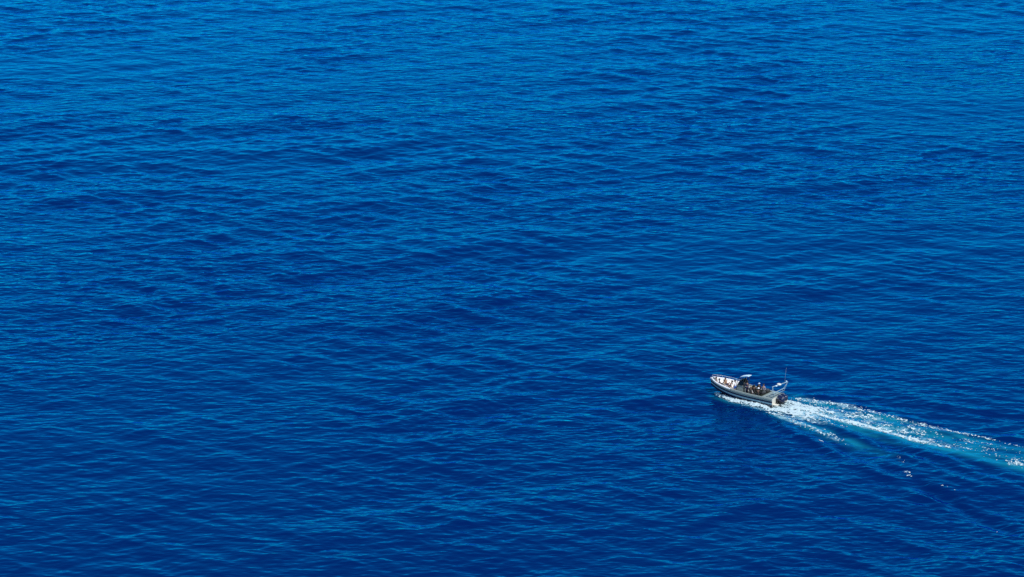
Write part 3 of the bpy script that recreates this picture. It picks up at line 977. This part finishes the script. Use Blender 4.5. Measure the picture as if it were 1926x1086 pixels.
def person(x, y, z, rz, kind, label, top, bottom, skin=0, hair=0, lean=0.0, arms='rest', hat=None, sleeves=False, long_legs=False, k=1.0):
    J = pose(kind, lean, arms)
    t = empty('person', world_at(x, y, z, rz) @ Matrix.Scale(k, 4), label, 'person')
    vs, fs = limb_mesh(J, list(J.keys()), EDG, 0.0, 'pelvis')
    vs = list(vs); fs = list(fs)
    for s_, n in ((1, 'L'), (-1, 'R')):
        w = Vector(J['wrist' + n]); e = Vector(J['elbow' + n]); d = (w - e).normalized()
        yax = Vector((0, 0, 1)).cross(d)
        if yax.length < 0.2:
            yax = Vector((0, 1, 0)).cross(d).cross(d) * -1
        yax.normalize(); yax = yax * 1.0
        zax = d.cross(yax)
        M3 = Matrix((d, yax, zax)).transposed()
        b0 = len(vs)
        for v in HAND[0]:
            vv = Vector((v.x, v.y * (-s_), v.z)); vs.append(w + M3 @ vv)
        fs += [tuple(q + b0 for q in f) for f in HAND[1]]
    g = MB(); g.add(vs, fs)
    H = Vector(J['head'])
    # ears
    for s_ in (1, -1):
        g.tube([H + Vector((0, s_ * 0.088, -0.03)), H + Vector((-0.005, s_ * 0.105, 0.0)), H + Vector((0, s_ * 0.09, 0.025))], 0.012, 6)
    body = g.build('body', SKINS[skin], t, True)
    for s_ in (1, -1):
        g = MB(); g.box(H + Vector((0.088, s_ * 0.032, 0.012)), (0.012, 0.026, 0.012), 0.003)
        g.build('eye', HAIRS[0], body)
    g = MB(); g.box(H + Vector((0.083, 0, -0.055)), (0.012, 0.045, 0.009), 0.003)
    g.build('mouth', M_RED, body)
    # hair or cap: a shell over the skull
    def cap(r, zlow, back, brim=False):
        g = MB(); rings = []
        for i in range(7):
            ph = math.pi / 2 * i / 6
            rings.append([(H.x - 0.012 + r * math.cos(ph) * math.cos(a) * 1.08, r * math.cos(ph) * math.sin(a),
                           H.z + 0.02 + (r * 1.05 * math.sin(ph) if i else -(zlow if math.cos(a) > 0.2 else back))) for a in [2 * math.pi * j / 14 for j in range(14)]])
        g.loft(rings)
        if brim:
            g.box((H.x + 0.13, 0, H.z + 0.035), (0.12, 0.15, 0.012), 0.004)
        return g
    if hat:
        cap(0.115, 0.0, 0.02, True).build('cap', CL[hat], t, True)
        cap(0.106, 0.0, 0.09).build('hair', HAIRS[hair], t, True)
    else:
        cap(0.110, -0.02, 0.10).build('hair', HAIRS[hair], t, True)
    def lerp(a, b, f):
        return tuple(J[a][i] * (1 - f) + J[b][i] * f for i in range(3))
    if top:
        K = dict(J)
        names = ['pelvis', 'waist', 'chest', 'shoulderL', 'shoulderR', 'neck@']
        K['neck@'] = lerp('chest', 'neck', 0.72)
        E = [('pelvis', 'waist'), ('waist', 'chest'), ('chest', 'neck@'), ('chest', 'shoulderL'), ('chest', 'shoulderR')]
        for n in 'LR':
            K['elbow' + n + '@'] = lerp('shoulder' + n, 'elbow' + n, 0.7)
            if sleeves:
                K['wrist' + n + '@'] = lerp('elbow' + n, 'wrist' + n, 0.92)
                names += ['elbow' + n, 'wrist' + n + '@']; E += [('shoulder' + n, 'elbow' + n), ('elbow' + n, 'wrist' + n + '@')]
            else:
                names += ['elbow' + n + '@']; E += [('shoulder' + n, 'elbow' + n + '@')]
        v, f = limb_mesh(K, names, E, 0.014, 'waist')
        g = MB(); g.add(v, f); g.build('wetsuit_top' if top == 'black' and sleeves else 'shirt', CL[top], t, True)
    if bottom:
        K = dict(J); names = ['pelvis']; E = []
        for n in 'LR':
            names.append('hip' + n); E.append(('pelvis', 'hip' + n))
            if long_legs:
                K['ankle' + n + '@'] = lerp('knee' + n, 'ankle' + n, 0.9)
                names += ['knee' + n, 'ankle' + n + '@']; E += [('hip' + n, 'knee' + n), ('knee' + n, 'ankle' + n + '@')]
            else:
                K['knee' + n + '@'] = lerp('hip' + n, 'knee' + n, 0.62)
                names.append('knee' + n + '@'); E.append(('hip' + n, 'knee' + n + '@'))
        v, f = limb_mesh(K, names, E, 0.018, 'pelvis')
        g = MB(); g.add(v, f); g.build('trousers' if long_legs else 'shorts', CL[bottom], t, True)
    return t


PI = math.pi
CU = BOWZ + 0.07
person(7.95, 0.25, CU, PI, 'lounge', 'person in black sitting at the very tip of the bow with knees up', 'black', 'navy', 0, 0, -0.1, 'rest')
person(7.35, 0.50, CU, -2.6, 'lounge', 'person in dark navy clothes sitting second from the bow tip', 'navy', 'black', 2, 0, -0.15, 'rest')
person(6.95, -0.35, CU, PI - 0.3, 'lounge', 'bare chested tanned person with dark hair lounging on the bow cushions', None, 'black', 0, 1, -0.3, 'back')
person(6.75, 0.45, CU, PI + 0.3, 'lounge', 'person in a tan top sitting on the bow cushions nearest the striped side', 'tan', 'white', 0, 1, -0.1, 'rest')
person(6.20, 0.15, CU, 0.15, 'lounge', 'person in a grey shirt and navy trousers leaning back in front of the console', 'grey', 'navy', 1, 1, -0.35, 'back', long_legs=True)
person(5.15, 0.95, SOLE, 0.2, 'stand', 'person in a white shirt and bright blue shorts standing beside the console', 'white', 'blue', 0, 0, 0.05, 'down')
person(3.93, 0.25, SOLE, 0.0, 'stand', 'tall person in dark navy standing at the helm under the pale blue top', 'navy', 'navy', 0, 0, 0.0, 'wheel', sleeves=True, long_legs=True)
person(3.05, 0.98, SOLE + 0.49, PI, 'sit', 'person in black with fair hair seated right behind the helm', 'black', 'black', 2, 2, -0.05, 'rest', sleeves=True, long_legs=True)
person(3.00, 0.30, SOLE + 0.52, -1.4, 'sit', 'person in a black wetsuit on the middle bench facing the near side', 'black', 'black', 2, 0, 0.05, 'rest', sleeves=True, long_legs=True)
person(2.95, -0.85, SOLE + 0.49, 1.57, 'sit', 'person in black wearing a pale blue cap on the far bench', 'black', 'black', 2, 0, -0.05, 'rest', 'paleblue', True, True)
person(2.35, -0.85, SOLE + 0.49, 1.57, 'sit', 'person in a lilac grey top seated on the far bench nearest the stern bags', 'lilac', 'black', 1, 0, 0.0, 'rest', sleeves=True, long_legs=True)
person(2.15, 0.95, SOLE + 0.49, -1.57, 'sit', 'person in black with a white cap seated on the near bench closest to the stern', 'black', 'black', 2, 0, 0.15, 'rest', 'white', True, True)
